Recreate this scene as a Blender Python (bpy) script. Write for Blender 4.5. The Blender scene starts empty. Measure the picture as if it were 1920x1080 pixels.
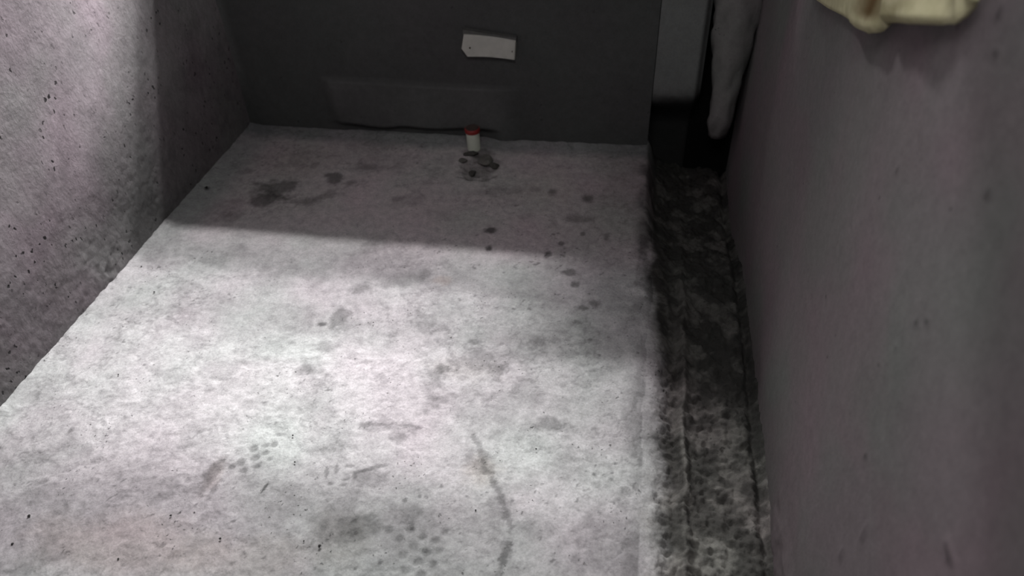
import bpy, math, random
import numpy as np
from mathutils import Vector, Matrix
random.seed(7)
SC = bpy.context.scene
COL = SC.collection

# ---------------- camera ----------------
CAM_H = 1.5
cam_data = bpy.data.cameras.new('camera')
cam_data.sensor_width = 36.0
cam_data.lens = 1403.0 / 1920.0 * 36.0
cam_data.clip_start = 0.02
cam_data.dof.use_dof = True; cam_data.dof.focus_distance = 1.95; cam_data.dof.aperture_fstop = 2.4
cam = bpy.data.objects.new('camera', cam_data); COL.objects.link(cam)
_f = 1403.0
VD = np.array([64.0, 1648.0, _f]); VD /= np.linalg.norm(VD)
VY = np.array([304.0, -1206.0, _f]); VY -= VD*(VD@VY); VY /= np.linalg.norm(VY)
VX = np.cross(VD, VY)
# rows: world axes in image frame (right, down, forward)
right = Vector((VX[0], VY[0], -VD[0])); down = Vector((VX[1], VY[1], -VD[1])); fwd = Vector((VX[2], VY[2], -VD[2]))
M = Matrix((right, -down, -fwd)).transposed().to_4x4()
M.translation = Vector((0, 0, CAM_H))
cam.matrix_world = M
SC.camera = cam

# ---------------- world, lights, exposure ----------------
SC.view_settings.view_transform = 'Standard'
SC.view_settings.look = 'None'
SC.view_settings.gamma = 1.0
SC.view_settings.exposure = 0.0
w = bpy.data.worlds.new('sky'); SC.world = w; w.use_nodes = True
w.node_tree.nodes['Background'].inputs[0].default_value = (0.90, 0.95, 1.0, 1)
w.node_tree.nodes['Background'].inputs[1].default_value = 0.15

def area(name, loc, target, sx, sy, power, color=(1, 1, 1)):
    l = bpy.data.lights.new(name, 'AREA'); l.shape = 'RECTANGLE'; l.size = sx; l.size_y = sy
    l.energy = power; l.color = color
    o = bpy.data.objects.new(name, l); COL.objects.link(o)
    o.location = loc
    o.rotation_euler = (Vector(target) - Vector(loc)).to_track_quat('-Z', 'Y').to_euler()
    return o
# daylight falling steeply through the high opening in the back wall
TGT = (-0.7, 1.5, 0)
area('sky_overhead', (-0.5, 4.845, 5.34), TGT, 1.0, 0.12, 262)
area('sky_right', (3.5, 5.345, 4.34), TGT, 1.0, 0.12, 385)
area('sky_right_high', (3.5, 4.745, 4.34), TGT, 1.0, 0.12, 267)
area('sky_left', (-1.5, 5.345, 4.34), TGT, 1.0, 0.12, 262)
area('sky_middle', (-0.2, 4.745, 4.34), TGT, 1.0, 0.12, 224)
area('low_window_fill', (0.3, 3.545, 2.34), TGT, 0.4, 0.06, 17)  # added fill lamp, placed by fitting floor and wall brightness
# added fill lamp under the closed ceiling, brightens near floor and right wall
area('ceiling_fill', (-0.15, 0.3, 2.35), (0.0, 0.6, 0), 0.8, 0.9, 16)

# ---------------- noise helpers (numpy) ----------------
_rng = np.random.default_rng(11)
_G = _rng.random((512, 512))
def vnoise(x, y, seed=0):
    x = np.asarray(x, float) + seed*17.31; y = np.asarray(y, float) + seed*41.77
    xi = np.floor(x).astype(int); yi = np.floor(y).astype(int)
    fx = x-xi; fy = y-yi
    fx = fx*fx*(3-2*fx); fy = fy*fy*(3-2*fy)
    g = lambda a, b: _G[a & 511, b & 511]
    return (g(xi, yi)*(1-fx)+g(xi+1, yi)*fx)*(1-fy) + (g(xi, yi+1)*(1-fx)+g(xi+1, yi+1)*fx)*fy
def fbm(x, y, f=1.0, o=4, seed=0, gain=0.5):
    s = 0; a = 1.0; t = 0
    for k in range(o):
        ca, sa = math.cos(0.7+k*1.9), math.sin(0.7+k*1.9)
        s = s + a*vnoise((x*ca-y*sa)*f, (x*sa+y*ca)*f, seed+k*3); t += a; a *= gain; f *= 2.03
    return s/t
def sstep(a, b, x):
    t = np.clip((x-a)/(b-a), 0, 1); return t*t*(3-2*t)

# pixel of the photograph -> point on the floor / a wall (camera is fixed, used to measure only)
def _ray(px, py):
    r = np.array([px-960.0, py-540.0, _f]); return np.array([r@VX, r@VY, -(r@VD)])
def on_floor(px, py, z=0.0):
    r = _ray(px, py); t = (z-CAM_H)/r[2]; return r*t+np.array([0, 0, CAM_H])
def on_plane(px, py, ax, v):
    r = _ray(px, py); return r*(v/r[ax])+np.array([0, 0, CAM_H])

# ---------------- materials ----------------
def new_mat(name):
    m = bpy.data.materials.new(name); m.use_nodes = True
    return m, m.node_tree, m.node_tree.nodes['Principled BSDF']
def N(nt, typ, **kw):
    n = nt.nodes.new(typ)
    for k, v in kw.items(): setattr(n, k, v)
    return n
def ramp(nt, src, p0, p1, c0=(0, 0, 0, 1), c1=(1, 1, 1, 1)):
    r = N(nt, 'ShaderNodeValToRGB'); r.color_ramp.elements[0].position = p0; r.color_ramp.elements[1].position = p1
    r.color_ramp.elements[0].color = c0; r.color_ramp.elements[1].color = c1
    nt.links.new(src, r.inputs[0]); return r.outputs[0]
def noise(nt, vec, scale, detail=4, rough=0.55, out=0):
    n = N(nt, 'ShaderNodeTexNoise'); n.inputs['Scale'].default_value = scale
    n.inputs['Detail'].default_value = detail; n.inputs['Roughness'].default_value = rough
    nt.links.new(vec, n.inputs['Vector']); return n.outputs[out]
def mul(nt, a, b, fac=1.0, blend='MULTIPLY'):
    m = N(nt, 'ShaderNodeMix', data_type='RGBA', blend_type=blend)
    m.inputs[0].default_value = fac
    for s, i in ((a, 6), (b, 7)):
        if isinstance(s, tuple): m.inputs[i].default_value = s
        else: nt.links.new(s, m.inputs[i])
    return m.outputs[2]

def cement(name, base, attr=True, pit_scale=55, pit_amt=0.35, pit_lo=0.0, stretch=(1, 1, 1), fine=0.18, bump=0.5, bdist=0.004, rough=0.92, tint=0.05, pit_th=(0.1, 0.17)):
    m, nt, b = new_mat(name)
    tc = N(nt, 'ShaderNodeNewGeometry')
    mp = N(nt, 'ShaderNodeMapping'); mp.inputs['Scale'].default_value = stretch
    nt.links.new(tc.outputs['Position'], mp.inputs['Vector']); v = mp.outputs[0]
    if attr:
        a = N(nt, 'ShaderNodeAttribute', attribute_name='tone'); col = mul(nt, a.outputs['Color'], base)
    else:
        n0 = noise(nt, v, 3.0, 5)
        col = mul(nt, base, ramp(nt, n0, 0.3, 0.7, (0.75, 0.75, 0.75, 1), (1.1, 1.1, 1.1, 1)))
    # fine mottling
    nf = noise(nt, v, 38, 6, 0.65)
    col = mul(nt, col, ramp(nt, nf, 0.3, 0.7, (1-fine, 1-fine, 1-fine, 1), (1+fine*.6, 1+fine*.6, 1+fine*.6, 1)))
    ng = noise(nt, v, 170, 4, 0.7)
    col = mul(nt, col, ramp(nt, ng, 0.32, 0.62, (1-fine*.9, 1-fine*.9, 1-fine*.9, 1), (1+fine*.35,)*3+(1,)))
    # weak colour drift between greenish and rosy greys
    nc = noise(nt, v, 2.2, 2)
    col = mul(nt, col, ramp(nt, nc, 0.38, 0.62, (1-tint*.4, 1+tint*.2, 1-tint*.2, 1), (1+tint, 1-tint*.5, 1+tint*.3, 1)))
    # pits: sparse voronoi cells, only where a noise allows
    vo = N(nt, 'ShaderNodeTexVoronoi'); vo.inputs['Scale'].default_value = pit_scale
    vo.inputs['Randomness'].default_value = 1.0
    nd = noise(nt, v, 60, 2, 0.6, 1)
    ad = N(nt, 'ShaderNodeVectorMath', operation='MULTIPLY_ADD'); nt.links.new(nd, ad.inputs[0])
    ad.inputs[1].default_value = (0.02, 0.02, 0.02); nt.links.new(v, ad.inputs[2])
    nt.links.new(ad.outputs[0], vo.inputs['Vector'])
    pit = ramp(nt, vo.outputs['Distance'], pit_th[0], pit_th[1])            # 0 inside a pit
    sel = ramp(nt, noise(nt, v, 9, 3), 0.50+pit_lo, 0.62+pit_lo, (1, 1, 1, 1), (0, 0, 0, 1))
    pits = mul(nt, pit, sel, 1.0, 'LIGHTEN')
    pc = mul(nt, (1-pit_amt*2 if pit_amt < .5 else 0.05,)*3+(1,), (1, 1, 1, 1), 0)
    mx = N(nt, 'ShaderNodeMix', data_type='RGBA'); nt.links.new(pits, mx.inputs[0])
    nt.links.new(pc, mx.inputs[6]); mx.inputs[7].default_value = (1, 1, 1, 1)
    col = mul(nt, col, mx.outputs[2])
    nt.links.new(col, b.inputs['Base Color'])
    b.inputs['Roughness'].default_value = rough
    b.inputs['Specular IOR Level'].default_value = 0.25
    # relief
    h1 = noise(nt, v, 26, 8, 0.62)
    h2 = noise(nt, v, 120, 4, 0.6)
    hh = N(nt, 'ShaderNodeMath', operation='MULTIPLY_ADD'); nt.links.new(h2, hh.inputs[0]); hh.inputs[1].default_value = 0.35; nt.links.new(h1, hh.inputs[2])
    hp = N(nt, 'ShaderNodeMath', operation='MULTIPLY_ADD'); nt.links.new(pits, hp.inputs[0]); hp.inputs[1].default_value = 0.5; nt.links.new(hh.outputs[0], hp.inputs[2])
    bp = N(nt, 'ShaderNodeBump'); bp.inputs['Strength'].default_value = bump; bp.inputs['Distance'].default_value = bdist
    nt.links.new(hp.outputs[0], bp.inputs['Height']); nt.links.new(bp.outputs[0], b.inputs['Normal'])
    return m

def plain(name, color, rough=0.6, nscale=40, amt=0.15, bump=0.2, bd=0.001, spec=0.3):
    m, nt, b = new_mat(name)
    tc = N(nt, 'ShaderNodeTexCoord'); n = noise(nt, tc.outputs['Object'], nscale, 5)
    nt.links.new(mul(nt, tuple(color)+(1,), ramp(nt, n, 0.3, 0.7, (1-amt,)*3+(1,), (1+amt*.5,)*3+(1,))), b.inputs['Base Color'])
    b.inputs['Roughness'].default_value = rough; b.inputs['Specular IOR Level'].default_value = spec
    bp = N(nt, 'ShaderNodeBump'); bp.inputs['Strength'].default_value = bump; bp.inputs['Distance'].default_value = bd
    nt.links.new(n, bp.inputs['Height']); nt.links.new(bp.outputs[0], b.inputs['Normal'])
    return m

M_FLOOR = cement('cement_screed', (0.48, 0.475, 0.475, 1), pit_scale=70, pit_amt=0.28, pit_lo=0.02, fine=0.20, bump=0.9, bdist=0.006, stretch=(1, 0.9, 1))
M_LEFT = cement('rough_plaster', (0.28, 0.264, 0.268, 1), pit_scale=42, pit_amt=0.45, pit_lo=-0.04, fine=0.16, bump=0.8, bdist=0.005, stretch=(1, 1.0, 0.75), pit_th=(0.12, 0.20))
M_RIGHT = cement('smooth_plaster', (0.18, 0.173, 0.17, 1), pit_scale=26, pit_amt=0.4, pit_lo=0.06, fine=0.13, bump=0.45, bdist=0.003, tint=0.08, pit_th=(0.06, 0.1))
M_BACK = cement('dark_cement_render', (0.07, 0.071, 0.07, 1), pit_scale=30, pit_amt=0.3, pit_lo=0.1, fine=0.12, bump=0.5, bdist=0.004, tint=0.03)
M_SHELL = cement('bare_concrete', (0.10, 0.10, 0.10, 1), attr=False)

# ---------------- mesh helpers ----------------
def link_mesh(name, verts, faces, mat, parent=None, smooth=True, tone=None):
    me = bpy.data.meshes.new(name); me.from_pydata([tuple(map(float, v)) for v in verts], [], faces)
    me.materials.append(mat)
    if tone is not None:
        a = me.color_attributes.new('tone', 'FLOAT_COLOR', 'POINT')
        a.data.foreach_set('color', np.asarray(tone, np.float32).ravel())
    if smooth: me.polygons.foreach_set('use_smooth', [True]*len(me.polygons))
    me.update()
    o = bpy.data.objects.new(name, me); COL.objects.link(o)
    if parent: o.parent = parent
    return o
def grid_surface(name, P, tone, mat, flip=False):
    """P: (nu, nv, 3) array, tone (nu, nv, 3)"""
    nu, nv = P.shape[:2]
    me = bpy.data.meshes.new(name)
    idx = np.arange(nu*nv).reshape(nu, nv)
    q = np.stack([idx[:-1, :-1], idx[1:, :-1], idx[1:, 1:], idx[:-1, 1:]], -1).reshape(-1, 4)
    if flip: q = q[:, ::-1]
    me.vertices.add(nu*nv); me.vertices.foreach_set('co', P.reshape(-1).astype(np.float32))
    me.loops.add(q.size); me.loops.foreach_set('vertex_index', q.reshape(-1).astype(np.int32))
    me.polygons.add(len(q)); me.polygons.foreach_set('loop_start', np.arange(0, q.size, 4, dtype=np.int32))
    me.polygons.foreach_set('use_smooth', np.ones(len(q), bool))
    me.update(calc_edges=True)
    a = me.color_attributes.new('tone', 'FLOAT_COLOR', 'POINT')
    t4 = np.ones((nu*nv, 4), np.float32); t4[:, :3] = tone.reshape(-1, 3); a.data.foreach_set('color', t4.ravel())
    me.materials.append(mat); me.validate()
    o = bpy.data.objects.new(name, me); COL.objects.link(o); return o
def box(name, x0, x1, y0, y1, z0, z1, mat):
    v = [(x, y, z) for x in (x0, x1) for y in (y0, y1) for z in (z0, z1)]
    f = [(0, 1, 3, 2), (4, 6, 7, 5), (0, 4, 5, 1), (2, 3, 7, 6), (0, 2, 6, 4), (1, 5, 7, 3)]
    return link_mesh(name, v, f, mat, smooth=False)
def boxes(name, lst, mat):
    V = []; F = []
    for (x0, x1, y0, y1, z0, z1) in lst:
        b = len(V); V += [(x, y, z) for x in (x0, x1) for y in (y0, y1) for z in (z0, z1)]
        F += [tuple(b+i for i in f) for f in [(0, 1, 3, 2), (4, 6, 7, 5), (0, 4, 5, 1), (2, 3, 7, 6), (0, 2, 6, 4), (1, 5, 7, 3)]]
    return link_mesh(name, V, F, mat, smooth=False)
def struct(o): o['kind'] = 'structure'; return o
def tag(o, label, cat, group=None):
    o['label'] = label; o['category'] = cat
    if group: o['group'] = group
    return o
def steps(*segs):
    out = [np.array([segs[0][0]])]
    for a, b, d in segs:
        n = max(1, int(round((b-a)/d))); out.append(np.linspace(a, b, n+1)[1:])
    return np.concatenate(out)

XL, XR, YB = -1.605, 0.392, 2.645
X_EDGE = 0.064        # edge of the screed slab along the channel

# ---------------- floor ----------------
xs = steps((XL-0.03, XR+0.03, 0.0042))
ys = steps((-0.9, 0.45, 0.03), (0.45, YB+0.2, 0.0042))
X, Y = np.meshgrid(xs, ys, indexing='ij')
edge = X_EDGE + 0.012*(fbm(Y*0+3, Y, 9, 4, 5)-0.5)*2
d = X - edge                                   # >0 inside the channel
low = (fbm(X, Y, 2.0, 3, 1)-0.5)
mid = (fbm(X, Y, 14, 4, 2)-0.5)
hi = (fbm(X, Y, 55, 3, 3)-0.5)
roughness = 0.35 + 0.65*sstep(0.35, 0.65, fbm(X, Y, 3.1, 3, 9)) * sstep(2.1, 1.4, Y)
Z = 0.008*low + 0.0065*mid*roughness + 0.0058*hi*roughness
Z = Z - 0.004
# crumbly strip of mortar along the left wall
s = sstep(0.07, 0.0, X-XL)
Z += s*(0.007*fbm(X, Y, 40, 3, 12) + 0.004)
# channel along the right wall
back_deep = sstep(1.9, 2.45, Y)
prof = -0.010*sstep(0.0, 0.05, d) - 0.034*sstep(0.04, 0.11, d)
ridge = 0.022*np.exp(-((d-0.125-0.012*(fbm(Y*0+8, Y, 7, 3, 20)-.5))/0.012)**2)*sstep(2.3, 1.7, Y)
prof = prof + ridge - 0.012*sstep(0.13, 0.17, d)
groove = -0.03*np.exp(-((X-XR+0.018+0.01*(fbm(Y*0+2, Y, 5, 2, 31)-.5))/0.014)**2)
crumb = (fbm(X, Y, 22, 4, 33, 0.6)-0.45)*0.032*sstep(0.03, 0.09, d) + (fbm(X, Y, 60, 3, 35)-.5)*0.020*sstep(0.03, 0.08, d) + (fbm(X, Y, 110, 2, 36)-.5)*0.012*sstep(0.03, 0.08, d)
Z = np.where(d > 0, Z + prof + groove + crumb - 0.11*back_deep*sstep(0.0, 0.05, d), Z)
Z += 0.004*np.exp(-((d+0.012)/0.016)**2)*sstep(0.3, 0.6, fbm(Y*0+1, Y, 6, 3, 40))
# rising dirt fillet along the back wall
Z += sstep(YB-0.05, YB+0.0, Y)*0.006*fbm(X, Y, 30, 3, 15)*(d < 0)

T = np.ones(X.shape+(3,))
def shade(mask, amount, tint=(1, 1, 1)):
    """surface dirt and painted shadow: multiply the cement's own colour where mask is 1"""
    global T
    m = (mask*amount)[..., None]
    T = T*(1-m*(1-np.array(tint)*0.0)) if tint == (1, 1, 1) else T*(1-m) + T*m*np.array(tint)*0.55
def blob(px, py, rx, ry=None, ang=0.0, jag=0.5, soft=0.45, seed=0, f=28):
    ry = ry or rx
    p = on_floor(px, py)
    # pixel radii to metres at that spot
    sx = np.linalg.norm(on_floor(px+1, py)-p); sy = np.linalg.norm(on_floor(px, py+1)-p)
    dx = X-p[0]; dy = Y-p[1]; ca, sa = math.cos(ang), math.sin(ang)
    u = (dx*ca+dy*sa)/(rx*sx); v = (-dx*sa+dy*ca)/(ry*sy)
    f = 1.0/math.sqrt(rx*sx*ry*sy)
    r = np.sqrt(u*u+v*v) + 1.9*jag*(fbm(X, Y, f, 5, 50+seed, 0.65)-0.5)*2
    return 1-sstep(1-soft, 1+soft, r)
# broad tonal variation
T *= (0.86 + 0.28*fbm(X, Y, 2.6, 5, 60))[..., None]
T *= (1 - 0.16*sstep(0.52, 0.72, fbm(X, Y, 7, 5, 61, 0.6)))[..., None]
vein = 1-np.abs(fbm(X, Y, 9, 5, 67, .6)-.5)/0.5
T *= (1-0.22*sstep(0.93, 0.995, vein)*sstep(.42, .6, fbm(X, Y, 3, 3, 68)))[..., None]
Z -= 0.0015*sstep(0.93, 0.995, vein)*(Y < 1.8)
T *= (1 - 0.13*sstep(0.53, 0.66, fbm(X, Y*1.4, 17, 4, 62, 0.6))*sstep(2.2, 1.6, Y))[..., None]
rosy = sstep(0.5, 0.66, fbm(X, Y, 4.3, 3, 63))
T *= 1 + rosy[..., None]*np.array([0.005, -0.018, -0.006])
T *= (0.90+0.20*fbm(X*1.6, Y*1.7, 26, 6, 64, 0.78))[..., None]
# back part of the floor is browner, and darker along its edges
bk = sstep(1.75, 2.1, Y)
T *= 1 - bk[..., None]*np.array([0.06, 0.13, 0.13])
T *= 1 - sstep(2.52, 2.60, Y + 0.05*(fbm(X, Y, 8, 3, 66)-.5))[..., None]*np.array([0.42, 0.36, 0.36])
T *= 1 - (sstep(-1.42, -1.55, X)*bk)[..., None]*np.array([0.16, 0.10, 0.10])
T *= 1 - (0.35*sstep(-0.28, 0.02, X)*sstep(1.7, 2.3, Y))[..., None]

STAINS = [  # px, py, rx, ry, angle, amount, jag, soft
 (520, 352, 34, 15, 0.2, .55, .9, .25), (500, 372, 28, 11, 0.1, .55, .9, .25), (626, 334, 17, 12, 0.5, .6, .7, .25),
 (655, 342, 13, 8, 0, .35, .9, .3), (575, 374, 20, 9, 0, .38, .9, .4), (612, 366, 26, 5, .4, .3, .9, .4),
 (690, 312, 20, 6, 0, .35, .8, .4), (590, 308, 10, 6, 0, .3, .6, .4), (462, 320, 12, 5, 0, .3, .6, .4),
 (388, 352, 5, 3, 0, .7, .3, .3), (430, 405, 22, 8, .2, .28, .9, .4), (918, 430, 12, 5, .1, .75, .5, .3), (917, 464, 6, 5, 0, .75, .4, .3),
 (1027, 477, 8, 7, 0, .6, .5, .3), (1053, 455, 7, 4, 0, .6, .4, .3), (1092, 437, 5, 4, 0, .5, .4, .3), (1036, 358, 8, 6, 0, .5, .5, .4),
 (1102, 369, 11, 6, 0, .6, .5, .4), (1085, 408, 24, 9, 0, .35, .7, .4), (1138, 444, 7, 7, 0, .45, .6, .4),
 (1068, 511, 13, 7, 0, .55, .6, .3), (1079, 532, 8, 6, 0, .55, .5, .3), (1092, 576, 12, 6, .5, .5, .6, .3), (1117, 569, 11, 8, 0, .5, .5, .4),
 (1082, 604, 10, 5, 0, .35, .5, .4), (700, 460, 26, 12, .5, .3, .9, .4), (797, 512, 12, 8, 0, .35, .6, .4),
 (640, 592, 20, 15, .2, .42, .8, .35), (604, 605, 9, 4, 0, .5, .5, .3), (675, 540, 18, 9, 0, .3, .5, .5), (608, 648, 20, 9, 0, .25, .5, .5),
 (575, 690, 15, 9, 0, .3, .5, .4), (955, 355, 60, 6, .2, .2, .9, .4), (745, 370, 12, 5, 0, .25, .6, .4), (830, 400, 30, 8, 0, .15, .9, .4),
 (870, 680, 50, 18, .6, .25, 1.1, .3), (830, 690, 12, 10, .4, .35, .8, .3), (925, 690, 28, 12, .3, .3, .9, .3), (820, 750, 24, 14, .5, .28, .9, .3),
 (1030, 795, 34, 12, .2, .3, .9, .3), (890, 640, 14, 6, 0, .3, .6, .3), (735, 625, 10, 6, 0, .25, .5, .4), (985, 735, 40, 22, 0, .18, .9, .4),
 (600, 768, 36, 14, 0, .16, .8, .4), (700, 795, 40, 8, 0, .22, .9, .3), (745, 815, 24, 10, 0, .25, .9, .3), (635, 820, 60, 30, 0, .12, .8, .4),
 (215, 640, 40, 16, 0, .10, .9, .4), (340, 610, 40, 16, 0, .10, .9, .4), (510, 530, 30, 22, .2, .14, .9, .4), (360, 640, 30, 20, .2, .12, .9, .4),
 (395, 885, 12, 24, 0, .34, .7, .4), (400, 915, 6, 14, 0, .28, .6, .4), (132, 804, 6, 5, 0, .35, .3, .3),
 (660, 985, 40, 30, 0, .24, .9, .4), (630, 1000, 46, 34, 0, .20, .8, .5), (760, 960, 30, 24, .2, .22, .9, .4), (905, 870, 24, 28, .2, .30, .9, .35),
 (935, 940, 26, 46, .1, .22, .9, .5), (690, 890, 44, 14, .1, .28, .8, .4), (1065, 880, 24, 34, 0, .15, .9, .5), (1110, 980, 24, 40, 0, .18, .9, .5),
 (1010, 560, 60, 16, 0, .18, .9, .5), (790, 600, 18, 12, 0, .22, .8, .4), (760, 520, 34, 12, 0, .2, .8, .4), (1010, 640, 30, 14, 0, .16, .8, .5),
]
for i, (px, py, rx, ry, an, am, jg, so) in enumerate(STAINS):
    shade(blob(px, py, rx, ry, an, jg*.75, so+.15, i), min(.8, am*(1.3 if py > 600 else 1.0)))
for i, (px, py, rx, ry, am) in enumerate([(830, 524, 18, 7, .4), (240, 1020, 150, 50, .30), (470, 1040, 120, 40, .2), (1030, 340, 60, 45, .14), (560, 300, 60, 26, .12), (650, 1000, 60, 50, .14),
                                       (905, 880, 30, 26, .3), (400, 890, 14, 30, .22), (870, 690, 70, 22, .12)]):
    m = (blob(px, py, rx, ry, 0, .4, .6, 70+i)*am)[..., None]
    T = T*(1-m*(1-np.array([0.80, 0.66, 0.56])))
# soft shadow at the lower left and front, painted into the floor tone
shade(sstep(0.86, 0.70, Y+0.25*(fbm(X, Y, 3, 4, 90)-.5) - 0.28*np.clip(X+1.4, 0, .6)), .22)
# boot-print dots
def dots(lst, amount, dep=0.0015):
    global Z
    for (px, py, rx, ry) in lst:
        m = blob(px, py, rx, ry, 0.3, .16, .35, 5)
        shade(m, amount); Z -= dep*m
dots([(452, 864, 9, 7), (474, 838, 8, 6), (477, 856, 8, 6), (496, 833, 8, 4), (497, 846, 7, 4), (514, 830, 6, 5), (524, 812, 10, 4), (434, 874, 7, 5), (456, 880, 8, 5), (480, 872, 8, 4), (505, 858, 6, 4)], .42)
dots([(770, 990, 9, 8), (792, 1004, 9, 7), (815, 1012, 9, 7), (775, 1022, 10, 8), (800, 1034, 9, 8), (824, 1030, 7, 6), (785, 1052, 10, 8), (812, 1058, 8, 8), (748, 1008, 9, 7), (755, 1040, 10, 7), (835, 995, 6, 6), (760, 1066, 10, 8), (790, 1075, 9, 7), (730, 990, 8, 7)], .36)
dots([(612, 884, 4, 12), (630, 878, 4, 10), (648, 896, 8, 3), (665, 888, 4, 9), (684, 880, 22, 3), (712, 872, 20, 3), (620, 905, 6, 4), (655, 872, 10, 3), (640, 908, 8, 3)], .40, .0012)
# cells of a sole print: darker patches in rows
dots([(636, 984, 12, 8), (664, 976, 12, 8), (692, 968, 12, 8), (640, 1002, 12, 7), (668, 996, 12, 7), (698, 990, 12, 7)], .14, .001)
# winding brown crack
def stroke(pts, wid, amount, dep=0.0):
    global Z
    W = [on_floor(*p)[:2] for p in pts]
    wob = (fbm(X, Y, 45, 5, 95, .75)-.5)*wid*4.5
    XW = X + 0.020*(fbm(X, Y, 18, 4, 96)-.5)*(len(pts) > 2)
    dd = np.full(X.shape, 9.0)
    for a, b in zip(W[:-1], W[1:]):
        ab = b-a; L = ab@ab
        t = np.clip(((XW-a[0])*ab[0]+(Y-a[1])*ab[1])/L, 0, 1)
        dd = np.minimum(dd, np.hypot(XW-a[0]-t*ab[0], Y-a[1]-t*ab[1]))
    m = 1-sstep(wid*.4, wid, dd+wob)
    shade(m, amount); Z -= dep*m
stroke([(886, 818), (905, 850), (915, 885), (930, 915), (945, 950), (958, 985), (960, 1020), (945, 1050), (938, 1079)], .008, .34, .002)
stroke([(955, 1010), (962, 1030), (950, 1055)], .012, .28, .001)
stroke([(680, 795), (740, 793), (785, 800)], .006, .3, .001)
stroke([(182, 548), (208, 518)], .004, .45)
stroke([(488, 922), (500, 906)], .003, .7)
#stroke([(1185, 690), (1190, 760), (1178, 850), (1172, 930), (1170, 1010), (1168, 1079)], .006, .25, .001)
stroke([(860, 330), (905, 335), (945, 325)], .006, .4, .001)
# broken mortar round the drain stub
hole = blob(905, 306, 32, 22, 0, .45, .3, 8)
Z -= 0.018*hole*fbm(X, Y, 50, 3, 77); shade(hole, .45); shade(blob(900, 285, 26, 8, 0, .3, .3, 9), .5)
# grit speckles
sp = fbm(X, Y, 70, 2, 101); T *= (1-0.45*sstep(0.80, 0.86, sp)*sstep(.45, .6, fbm(X, Y, 4, 2, 102)))[..., None]
# channel: dark damp dirt
ch = sstep(0.005, 0.045+0.055*sstep(1.9, 1.3, Y), d + 0.05*(fbm(X, Y, 15, 5, 110, .65)-.5))
lightstrip = sstep(1.10, 0.86, Y+0.2*(fbm(X, Y, 8, 3, 112)-.5))*sstep(0.085, 0.03, d)     # smoother pale mortar at the near end
chd = 0.14 + 0.26*sstep(.42, .66, fbm(X, Y, 16, 5, 111, .6))*(0.65+0.55*fbm(X, Y, 90, 4, 116, .7)) + 0.55*lightstrip
chd = chd*(0.45+0.55*sstep(1.6, 1.0, Y))
chd = np.maximum(chd, 0.5*np.exp(-((d-0.125)/0.010)**2)*sstep(1.75, 1.25, Y)*fbm(X, Y, 9, 3, 115)*1.2)
T = T*(1-ch[..., None]) + ch[..., None]*chd[..., None]*np.array([1.0, 0.96, 0.89])
# dirty margin of the slab next to the channel
T *= (1-0.35*sstep(-0.045, 0.0, d)*sstep(0.35, 0.6, fbm(X, Y, 12, 4, 120))*(d < 0.02))[..., None]
T *= (1-0.6*sstep(1.5, 1.9, Y)*sstep(-0.05, 0.005, d)*(d < 0.03)*sstep(.4, .6, fbm(X, Y, 15, 4, 121)))[..., None]
T *= (1 + 0.24*sstep(-0.6, -0.1, X)*sstep(1.35, 1.0, Y))[..., None]      # near right floor brightened in its tone, standing in for light
T = np.clip(T, 0.02, 2.2)
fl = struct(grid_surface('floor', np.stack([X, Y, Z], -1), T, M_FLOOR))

# ---------------- left wall ----------------
ys = steps((-0.9, 0.7, 0.03), (0.7, YB+0.02, 0.0055)); zs = steps((-0.05, 1.35, 0.0055), (1.35, 2.45, 0.05))
Yw, Zw = np.meshgrid(ys, zs, indexing='ij')
u = Yw*0.8+Zw*0.6; v = -Yw*0.6+Zw*0.8     # slanting trowel strokes
rel = 0.006*(fbm(Yw, Zw, 2.2, 3, 130)-.5) + 0.0045*(fbm(u*0.5, v, 24, 6, 131, .62)-.5)
lowr = sstep(0.50, 0.1, Zw+0.2*(fbm(Yw, Zw, 4, 3, 133)-.5))*sstep(2.3, 1.9, Yw)
rel += lowr*0.007*(fbm(Yw, Zw, 45, 4, 132, .75)-.5)
lump = np.exp(-((Yw-1.62)/0.10)**2-((Zw-0.05)/0.07)**2)
rel += lump*0.012*fbm(Yw, Zw, 45, 3, 134)
Tw = np.ones(Yw.shape+(3,))*(0.80+0.42*fbm(Yw, Zw, 3.2, 6, 135, .6))[..., None]
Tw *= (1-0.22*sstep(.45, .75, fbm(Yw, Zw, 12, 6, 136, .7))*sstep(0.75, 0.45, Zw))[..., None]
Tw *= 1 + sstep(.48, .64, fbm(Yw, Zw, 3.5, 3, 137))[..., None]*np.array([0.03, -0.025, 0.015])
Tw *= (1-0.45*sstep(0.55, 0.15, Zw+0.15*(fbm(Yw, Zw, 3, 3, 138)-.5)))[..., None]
Tw *= (1+0.5*lump*sstep(.5, .6, fbm(Yw, Zw, 20, 3, 139)))[..., None]
wl = struct(grid_surface('wall_left', np.stack([XL+rel-0.002, Yw, Zw], -1), Tw, M_LEFT))

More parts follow.
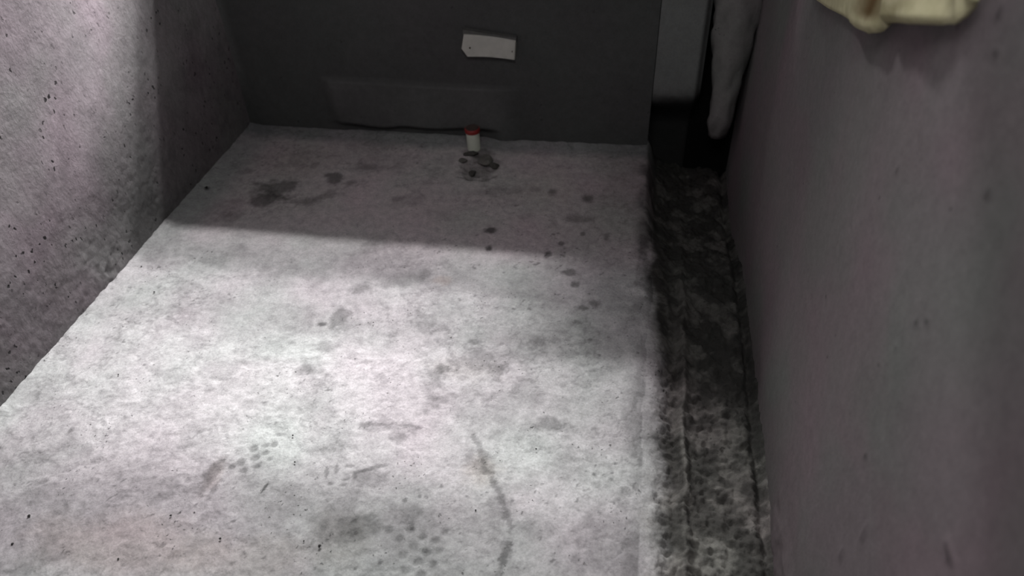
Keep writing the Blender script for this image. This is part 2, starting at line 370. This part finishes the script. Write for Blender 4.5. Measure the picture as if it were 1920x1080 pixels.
# ---------------- right wall ----------------
ys = steps((-0.9, 0.3, 0.03), (0.3, YB+0.2, 0.008)); zs = steps((-0.20, 1.5, 0.008), (1.5, 2.45, 0.05))
Yw, Zw = np.meshgrid(ys, zs, indexing='ij')
rel = 0.010*(fbm(Yw, Zw, 1.8, 3, 150)-.5) + 0.0015*(fbm(Yw, Zw, 16, 4, 151)-.5)
rel += sstep(1.2, 0.9, Yw)*sstep(0.09, 0.0, Zw)*0.010*fbm(Yw, Zw, 25, 3, 152)
Tw = np.ones(Yw.shape+(3,))*(0.86+0.28*fbm(Yw, Zw, 2.6, 5, 153))[..., None]
Tw *= 1 + sstep(.45, .62, fbm(Yw, Zw, 3.2, 3, 154))[..., None]*np.array([0.045, -0.035, 0.0])
def wspot(px, py, r, am, ry=None):
    global Tw, rel
    p = on_plane(px, py, 0, XR); ry = ry or r
    m = 1-sstep(.25, .85, np.sqrt(((Yw-p[1])/r)**2+((Zw-p[2])/ry)**2))
    Tw = Tw*(1-am*m[..., None]); rel = rel+0.003*m
for a in [(1622, 858, .009, .7), (1676, 652, .006, .6, .014), (1717, 603, .008, .6), (1735, 600, .008, .6), (1845, 365, .010, .6), (1680, 318, .010, .5),
          (1775, 1030, .012, .6, .012), (1780, 1052, .010, .6, .012), (1862, 100, .010, .5), (1870, 25, .012, .6), (1792, 50, .009, .5), (1576, 1040, .008, .3, .03), (1618, 1000, .007, .25, .04)]:
    wspot(*a)
wr = struct(grid_surface('wall_right', np.stack([XR-rel+0.002, Yw, Zw], -1), Tw, M_RIGHT, flip=True))

# ---------------- back wall (with the window opening high up) ----------------
WX0, WX1, WZ0, WZ1 = -1.55, -0.30, 1.34, 2.40
xs = steps((XL-0.02, X_EDGE-0.006, 0.006)); zs = steps((-0.05, 0.75, 0.006), (0.75, WZ0, 0.05))
Xw, Zw = np.meshgrid(xs, zs, indexing='ij')
rel = 0.012*(fbm(Xw, Zw, 2.0, 3, 170)-.5) + 0.004*(fbm(Xw, Zw, 12, 4, 171)-.5)
# thicker rough render at the foot of the wall, right of px 610
topz = 0.232 - 0.05*(Xw+1.2)*0.3 + 0.008*(fbm(Xw, Xw*0, 9, 3, 172)-.5)
foot = sstep(topz+0.004, topz-0.010, Zw)*sstep(-1.27+0.10*(0.25-Zw), -1.20+0.10*(0.25-Zw), Xw)*sstep(-0.42, -0.55, Xw)
under = sstep(0.045, 0.015, Zw+0.035*(fbm(Xw, Zw, 7, 4, 173)-.5))*sstep(-1.25, -1.15, Xw)*sstep(-.5, -.6, Xw)   # ragged undercut at the floor
rel += 0.022*foot - 0.03*under
Tw = np.ones(Xw.shape+(3,))*(0.80+0.40*fbm(Xw, Zw, 2.8, 5, 175))[..., None]
Tw *= (1+0.55*foot*fbm(Xw, Zw, 5, 3, 176) - 0.35*under)[..., None]
Tw *= (1+0.6*sstep(XL+0.045, XL, Xw)*sstep(0.1, 0.3, Zw))[..., None]
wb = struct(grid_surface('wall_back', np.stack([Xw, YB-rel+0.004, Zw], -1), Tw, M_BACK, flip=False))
# masonry above and around the opening, return beside the corner recess
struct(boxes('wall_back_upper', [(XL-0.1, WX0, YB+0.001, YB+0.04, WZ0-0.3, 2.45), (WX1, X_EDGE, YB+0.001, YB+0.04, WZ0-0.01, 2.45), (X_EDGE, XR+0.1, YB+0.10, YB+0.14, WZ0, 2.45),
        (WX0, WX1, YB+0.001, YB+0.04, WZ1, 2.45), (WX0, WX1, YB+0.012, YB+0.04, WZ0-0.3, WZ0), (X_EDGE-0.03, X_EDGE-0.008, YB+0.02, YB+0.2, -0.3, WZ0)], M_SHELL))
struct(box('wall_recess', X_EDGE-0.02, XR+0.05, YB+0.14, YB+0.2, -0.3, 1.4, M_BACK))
struct(boxes('wall_front', [(XL-0.1, -1.35, -0.95, -0.85, 0, 2.45), (-0.55, XR+0.1, -0.95, -0.85, 0, 2.45), (-1.35, -0.55, -0.95, -0.85, 2.1, 2.45)], M_SHELL))
struct(box('ceiling', XL-0.1, XR+0.1, -0.95, YB+0.12, 2.45, 2.55, M_SHELL))
struct(boxes('wall_outer', [(XL-0.15, XL-0.03, -0.95, YB+0.2, -0.3, 2.5), (XR+0.03, XR+0.15, -0.95, YB+0.25, -0.3, 2.5)], M_SHELL))

# ---------------- corner recess: plaster strip and mortar covered riser ----------------
def column(name, rings, mat, nseg=28, closed=True, tone=None):
    """rings: list of (cx, cy, rx, ry, z)"""
    V = []; F = []
    for k, (cx, cy, rx, ry, z) in enumerate(rings):
        for i in range(nseg):
            a = 2*math.pi*i/nseg
            n = 1+0.26*(float(fbm(np.array(math.cos(a)*1.2+5), np.array(z*9+math.sin(a)), 2.0, 3, 200))-.5)*2
            V.append((cx+rx*n*math.cos(a), cy+ry*n*math.sin(a), z))
    for k in range(len(rings)-1):
        for i in range(nseg):
            j = (i+1) % nseg; F.append((k*nseg+i, k*nseg+j, (k+1)*nseg+j, (k+1)*nseg+i))
    F.append(tuple(range(nseg))[::-1]); F.append(tuple((len(rings)-1)*nseg+i for i in range(nseg)))
    return link_mesh(name, V, F, mat, tone=tone)
# plaster strip: a shallow pier face that fades out above the hole
xs = steps((X_EDGE-0.004, 0.235, 0.006)); zs = steps((-0.2, 1.40, 0.008))
Xw, Zw = np.meshgrid(xs, zs, indexing='ij')
Tw = None
e = 0.05*sstep(0.21, 0.235, Xw) + 0.145*sstep(0.23, 0.03, Zw)**0.8
Tw = np.ones(Xw.shape+(3,))*(1.9+0.6*fbm(Xw, Zw, 5, 4, 211))[..., None]
Tw *= (1-0.88*sstep(0.27, 0.14, Zw+0.08*(fbm(Xw, Zw, 9, 4, 212)-.5)))[..., None]      # shade of the recess at the foot, put into the tone

Yw = YB-0.012+e+0.008*(fbm(Xw, Zw, 6, 4, 210)-.5)
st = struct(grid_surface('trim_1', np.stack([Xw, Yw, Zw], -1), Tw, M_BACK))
M_RISER = cement('riser_mortar', (0.19, 0.187, 0.18, 1), attr=False, fine=0.12, bump=0.6, pit_lo=.1)
rings = []
for z in np.linspace(0.055, 1.40, 60):
    t = sstep(0.05, 0.13, z); wob = float(fbm(np.array(z), np.array(3.0), 6, 3, 220))-.5
    rx = (0.046+0.032*float(sstep(0.1, 0.6, z)))*(0.72+0.28*float(t)) + 0.012*wob
    rings.append((0.322+0.010*wob, YB+0.02, rx, 0.055*(0.55+0.45*float(t)), float(z)))
riser = column('riser_pipe', rings, M_RISER)
tag(riser, 'grey mortar-coated vertical pipe standing in the dark back right corner', 'pipe')

# ---------------- wall plate ----------------
M_PLATE = plain('aged_white_plastic', (0.47, 0.455, 0.42), 0.55, 25, .12)
M_PLATE_EDGE = plain('dusty_mortar_lip', (0.10, 0.098, 0.095), 0.9, 60, .2, .6)
M_SCREW = plain('rusty_screw', (0.06, 0.045, 0.035), 0.6)
pr = bpy.data.objects.new('blank_cover_plate', None); COL.objects.link(pr)
pc = on_plane(918, 87, 1, YB-0.02); pr.location = tuple(pc)
tag(pr, 'white rectangular blank cover plate with two screws on the dark back wall', 'cover plate')
c4 = [on_plane(a, b, 1, YB-0.025)-pc for a, b in [(869, 65), (967, 77), (965, 113), (876, 107)]]
lx = on_plane(865, 92, 1, YB-0.025)-pc
out = [c4[0], c4[1], c4[2], c4[3], lx]
def slab(name, pts, t0, t1, mat, parent, bev=0.002):
    n = len(pts); cen = sum(pts)/n
    V = [(p[0], t1, p[2]) for p in pts]+[(p[0], t0+bev, p[2]) for p in pts]+[tuple(np.array((p[0], t0, p[2]))-np.array(((p-cen)[0], 0, (p-cen)[2]))/np.linalg.norm(p-cen)*bev) for p in pts]
    F = [tuple(range(n))]+[(i, (i+1) % n, n+(i+1) % n, n+i) for i in range(n)]+[(n+i, n+(i+1) % n, 2*n+(i+1) % n, 2*n+i) for i in range(n)]+[tuple(2*n+i for i in range(n))[::-1]]
    return link_mesh(name, V, F, mat, parent, smooth=False)
# subdivide outline slightly curved like the photo
def curve_pts(a, b, sag, n=6):
    return [a+(b-a)*t/n+np.array([0, 0, sag*math.sin(math.pi*t/n)]) for t in range(n)]
outl = curve_pts(c4[0], c4[1], 0.004)+[c4[1], c4[2]]+curve_pts(c4[2], c4[3], 0.004)[1:]+[c4[3], lx]
slab('plate', outl, -0.004, 0.030, M_PLATE, pr)
lipt = [on_plane(a, b, 1, YB-0.02)-pc for a, b in [(867, 56), (968, 72), (968, 80), (867, 68)]]
slab('mortar_lip', lipt, 0.002, 0.030, M_PLATE_EDGE, pr)
def disc(name, p, r, mat, parent, t=0.002):
    n = 14; V = []; F = []
    for k, (rr, yy) in enumerate([(r, 0.0), (r*.9, -t), (0.3*r, -t*0.6)]):
        V += [(p[0]+rr*math.cos(2*math.pi*i/n), p[1]+yy, p[2]+rr*math.sin(2*math.pi*i/n)) for i in range(n)]
    for k in range(2):
        F += [(k*n+i, k*n+(i+1) % n, (k+1)*n+(i+1) % n, (k+1)*n+i) for i in range(n)]
    F.append(tuple(2*n+i for i in range(n)))
    return link_mesh(name, V, F, mat, parent)
for q in [(881, 90), (961, 97)]:
    p = on_plane(q[0], q[1], 1, YB-0.025)-pc; disc('screw', (p[0], -0.0035, p[2]), 0.0038, M_SCREW, pr)
# raised rim at the right edge of the plate
a = on_plane(962, 78, 1, YB-0.025)-pc; b_ = on_plane(966, 78.5, 1, YB-0.025)-pc; c_ = on_plane(964.5, 112, 1, YB-0.025)-pc; d_ = on_plane(960.5, 111.5, 1, YB-0.025)-pc
slab('rim', [a, b_, c_, d_], -0.008, -0.003, M_PLATE, pr, .001)

# ---------------- drain stub ----------------
M_PVC = plain('white_pvc', (0.62, 0.64, 0.55), 0.4, 30, .1, .05, spec=.5)
M_RED = plain('red_plastic', (0.26, 0.02, 0.018), 0.45, 30, .15, .05, spec=.5)
M_DARK = plain('dark_opening', (0.065, 0.045, 0.040), 0.9)
dr = bpy.data.objects.new('drain_pipe', None); COL.objects.link(dr)
dp = on_floor(889, 276); dr.location = (dp[0], dp[1], 0)
tag(dr, 'short white drain pipe stub with a red collar rising from the floor', 'pipe')
def lathe(name, prof, mat, parent, n=32, tilt=(0.0, 0.0)):
    V = []; F = []
    for (r, z) in prof:
        V += [(r*math.cos(2*math.pi*i/n)+tilt[0]*z, r*math.sin(2*math.pi*i/n)+tilt[1]*z, z) for i in range(n)]
    for k in range(len(prof)-1):
        F += [(k*n+i, k*n+(i+1) % n, (k+1)*n+(i+1) % n, (k+1)*n+i) for i in range(n)]
    o = link_mesh(name, V, F, mat, parent); return o
TL = (-0.05, 0.05)
lathe('pipe_wall', [(0.0265, -0.02), (0.0265, 0.070)], M_PVC, dr, tilt=TL)
lathe('collar', [(0.0266, 0.066), (0.0292, 0.0665), (0.030, 0.068), (0.030, 0.080), (0.0285, 0.083), (0.0265, 0.0835), (0.0240, 0.083), (0.0240, 0.05)], M_RED, dr, tilt=TL)
lathe('opening_disc', [(0.0262, 0.0842), (0.0255, 0.0852), (0.018, 0.083), (0.006, 0.0825), (0.0001, 0.0825)], M_DARK, dr, tilt=TL)  # dark disc stands in for the open pipe end

def rock(name, loc, size, mat, seed, sub=3):
    import bmesh
    bm = bmesh.new(); bmesh.ops.create_icosphere(bm, subdivisions=sub, radius=1.0)
    rng = random.Random(seed); ns = [Vector((rng.uniform(-1, 1), rng.uniform(-1, 1), rng.uniform(-1, 1))).normalized() for _ in range(9)]
    hs = [rng.uniform(.35, .75) for _ in ns]
    for vtx in bm.verts:
        for n_, h_ in zip(ns, hs):
            dd = vtx.co.dot(n_)
            if dd > h_: vtx.co -= n_*(dd-h_)*0.9
        vtx.co = Vector((vtx.co.x*size[0], vtx.co.y*size[1], vtx.co.z*size[2]))
    me = bpy.data.meshes.new(name); bm.to_mesh(me); bm.free(); me.materials.append(mat)
    o = bpy.data.objects.new(name, me); COL.objects.link(o); o.location = loc; o.rotation_euler = (0, 0, rng.uniform(0, 6)); return o
M_CHUNK = plain('broken_mortar', (0.15, 0.14, 0.13), 0.95, 70, .3, .8, .003)
M_CHUNK2 = plain('dark_mortar', (0.07, 0.065, 0.06), 0.95, 70, .3, .8, .003)
CH = [(884, 287, .026, .018, .014, M_CHUNK2, 'dark mortar lump pressed against the foot of the white drain stub'),
      (908, 300, .034, .026, .015, M_CHUNK, 'largest grey mortar lump in front of the drain stub'),
      (925, 308, .016, .020, .012, M_CHUNK2, 'small dark mortar lump at the right of the broken patch'),
      (886, 322, .018, .012, .009, M_CHUNK2, 'flat dark mortar chip at the front of the broken patch'),
      (868, 300, .018, .014, .008, M_CHUNK, 'low grey mortar chip left of the broken patch')]
for k, (px, py, a, b, c, m, lab) in enumerate(CH):
    p = on_floor(px, py); tag(rock('mortar_lump', (p[0], p[1], c*.35-0.006), (a*1.3, b*1.25, c*1.3), m, 30+k), lab, 'mortar lump', 'broken mortar lumps around the drain stub')

# ---------------- pebbles and grit ----------------
M_PEB = plain('black_grit', (0.03, 0.028, 0.028), 0.9, 60, .3, .5)
p = on_floor(180, 552); tag(rock('pebble', (p[0]+0.006, p[1], 0.007), (.010, .008, .008), M_PEB, 61), 'largest black pebble on the floor touching the left wall', 'pebble')
p = on_floor(387, 353); tag(rock('pebble', (p[0], p[1], 0.003), (.009, .007, .006), M_PEB, 62), 'dark pebble on the shaded floor near the left wall', 'pebble')
g0 = None
GR = [(289, 548, 4, 'black grit crumb on the bright floor just right of the largest pebble'),
      (549, 817, 3.2, 'upper of two black crumbs beside the small boot-print dots'),
      (553, 867, 3, 'lower of two black crumbs beside the small boot-print dots'),
      (600, 1024, 5, 'largest black crumb at the bottom of the photo, left of centre'),
      (413, 1010, 4, 'black crumb on the grey floor below the brown vertical streak'),
      (320, 967, 3.5, 'small black crumb left of and below the brown vertical streak'),
      (222, 703, 3, 'lone tiny black crumb in the brightest patch of floor at left'),
      (55, 968, 5, 'black crumb near the left edge of the photo where the bright patch ends'),
      (24, 1020, 4, 'black crumb in the bottom left corner of the floor'),
      (222, 1048, 3, 'tiny black crumb on the brownish floor near the bottom left'),
      (265, 500, 3, 'black crumb by the foot of the left wall at the shadow edge'),
      (145, 605, 4.5, 'black crumb by the left wall, next one toward the camera from the largest pebble'),
      (570, 1015, 2.5, 'tiny speck of grit touching the left of the largest bottom crumb'),
      (892, 957, 3, 'tiny black crumb just left of the winding brown crack'),
      (1005, 842, 3, 'tiny black crumb right of the top end of the winding crack'),
      (700, 605, 2.5, 'tiny black crumb in the middle of the floor right of the grey stain')]
for k, (px, py, r, lab) in enumerate(GR):
    p = on_floor(px, py)
    if g0 is None:
        o = g0 = rock('grit_crumb', (0, 0, 0), (.001, .0008, .0008), M_PEB, 70, 2)
    else:
        o = g0.copy(); COL.objects.link(o)
    o.location = (p[0], p[1], 0.001); o.scale = (r, r, r*.9); o.rotation_euler = (0, 0, k*1.3)
    tag(o, lab, 'grit', 'black grit crumbs scattered on the floor')

# ---------------- cream rag hanging on the right wall ----------------
def rag():
    XP = 0.362
    low = [(1508, -6), (1535, 14), (1562, 28), (1585, 42), (1602, 53), (1618, 60), (1632, 58), (1642, 48), (1650, 40), (1672, 39), (1700, 41), (1735, 42), (1762, 43), (1776, 30), (1790, 14), (1803, -4)]
    W = [on_plane(a, b, 0, XP) for a, b in low]
    Wy = np.array([q[1] for q in W]); Wz = np.array([q[2] for q in W])
    nu, nv = 90, 50
    tt = np.linspace(0, len(W)-1, nu); by = np.interp(tt, range(len(W)), Wy); bz = np.interp(tt, range(len(W)), Wz)
    cy = 1.26; cz = 1.27
    P = np.zeros((nu, nv, 3))
    for j in range(nv):
        s_ = j/(nv-1)
        k = 1-0.75*s_**1.3
        yy = cy+(by-cy)*k; zz = bz+(cz-bz)*s_
        U = np.linspace(0, 1, nu)
        fold = 0.008*np.sin(U*17+0.8*np.sin(s_*5))*(1-.3*s_)+0.004*np.sin(U*41+2)
        dent = -0.0*s_
        bulge = 0.02*np.sin(math.pi*U)
        P[:, j, 0] = XP+0.022-bulge+fold*0.9+dent
        P[:, j, 1] = yy; P[:, j, 2] = zz
    # hem thickness: rolled lower edge
    P[:, 0, 0] += 0.010; P[:, 1, 0] += 0.003
    P[..., 0] = np.minimum(P[..., 0], XR-0.010)
    T_ = np.ones((nu, nv, 3))
    Ug, Sg = np.meshgrid(np.linspace(0, 1, nu), np.linspace(0, 1, nv), indexing='ij')
    dirt = sstep(.40, .7, fbm(Ug*6, Sg*5, 1.0, 4, 301))
    T_ *= 1-dirt[..., None]*np.array([.30, .32, .36])
    st = np.exp(-((Ug-0.33)/0.10)**2)*sstep(0.03, 0.12, Sg)*sstep(.9, .6, Sg)      # dark brown hollow of a fold, painted as flat colour
    T_ *= 1-st[..., None]*np.array([.80, .87, .92])
    return P, T_
M_RAG, nt, b = new_mat('cream_cloth')
a = N(nt, 'ShaderNodeAttribute', attribute_name='tone'); g = N(nt, 'ShaderNodeNewGeometry')
n1 = noise(nt, g.outputs['Position'], 60, 4)
nt.links.new(mul(nt, mul(nt, a.outputs['Color'], (0.56, 0.52, 0.34, 1)), ramp(nt, n1, .3, .7, (.85, .85, .8, 1), (1.05, 1.05, 1.05, 1))), b.inputs['Base Color'])
b.inputs['Roughness'].default_value = .9; b.inputs['Specular IOR Level'].default_value = .1
P, T_ = rag()
ro = grid_surface('rag', P, T_, M_RAG)
sm = ro.modifiers.new('solid', 'SOLIDIFY'); sm.thickness = 0.006; sm.offset = 0
tag(ro, 'crumpled cream cloth with a painted brown hollow hanging high on the right wall', 'cloth')
nl = lathe('nail', [(0.0001, 0.0), (0.002, 0.0), (0.002, 0.06), (0.0055, 0.061), (0.0055, 0.063), (0.0001, 0.0635)], M_SCREW, None)
nl.rotation_euler = (0, -math.pi/2, 0); nl.location = (XR, 1.26, 1.262)
tag(nl, 'steel nail in the right wall holding up the cream cloth', 'nail')
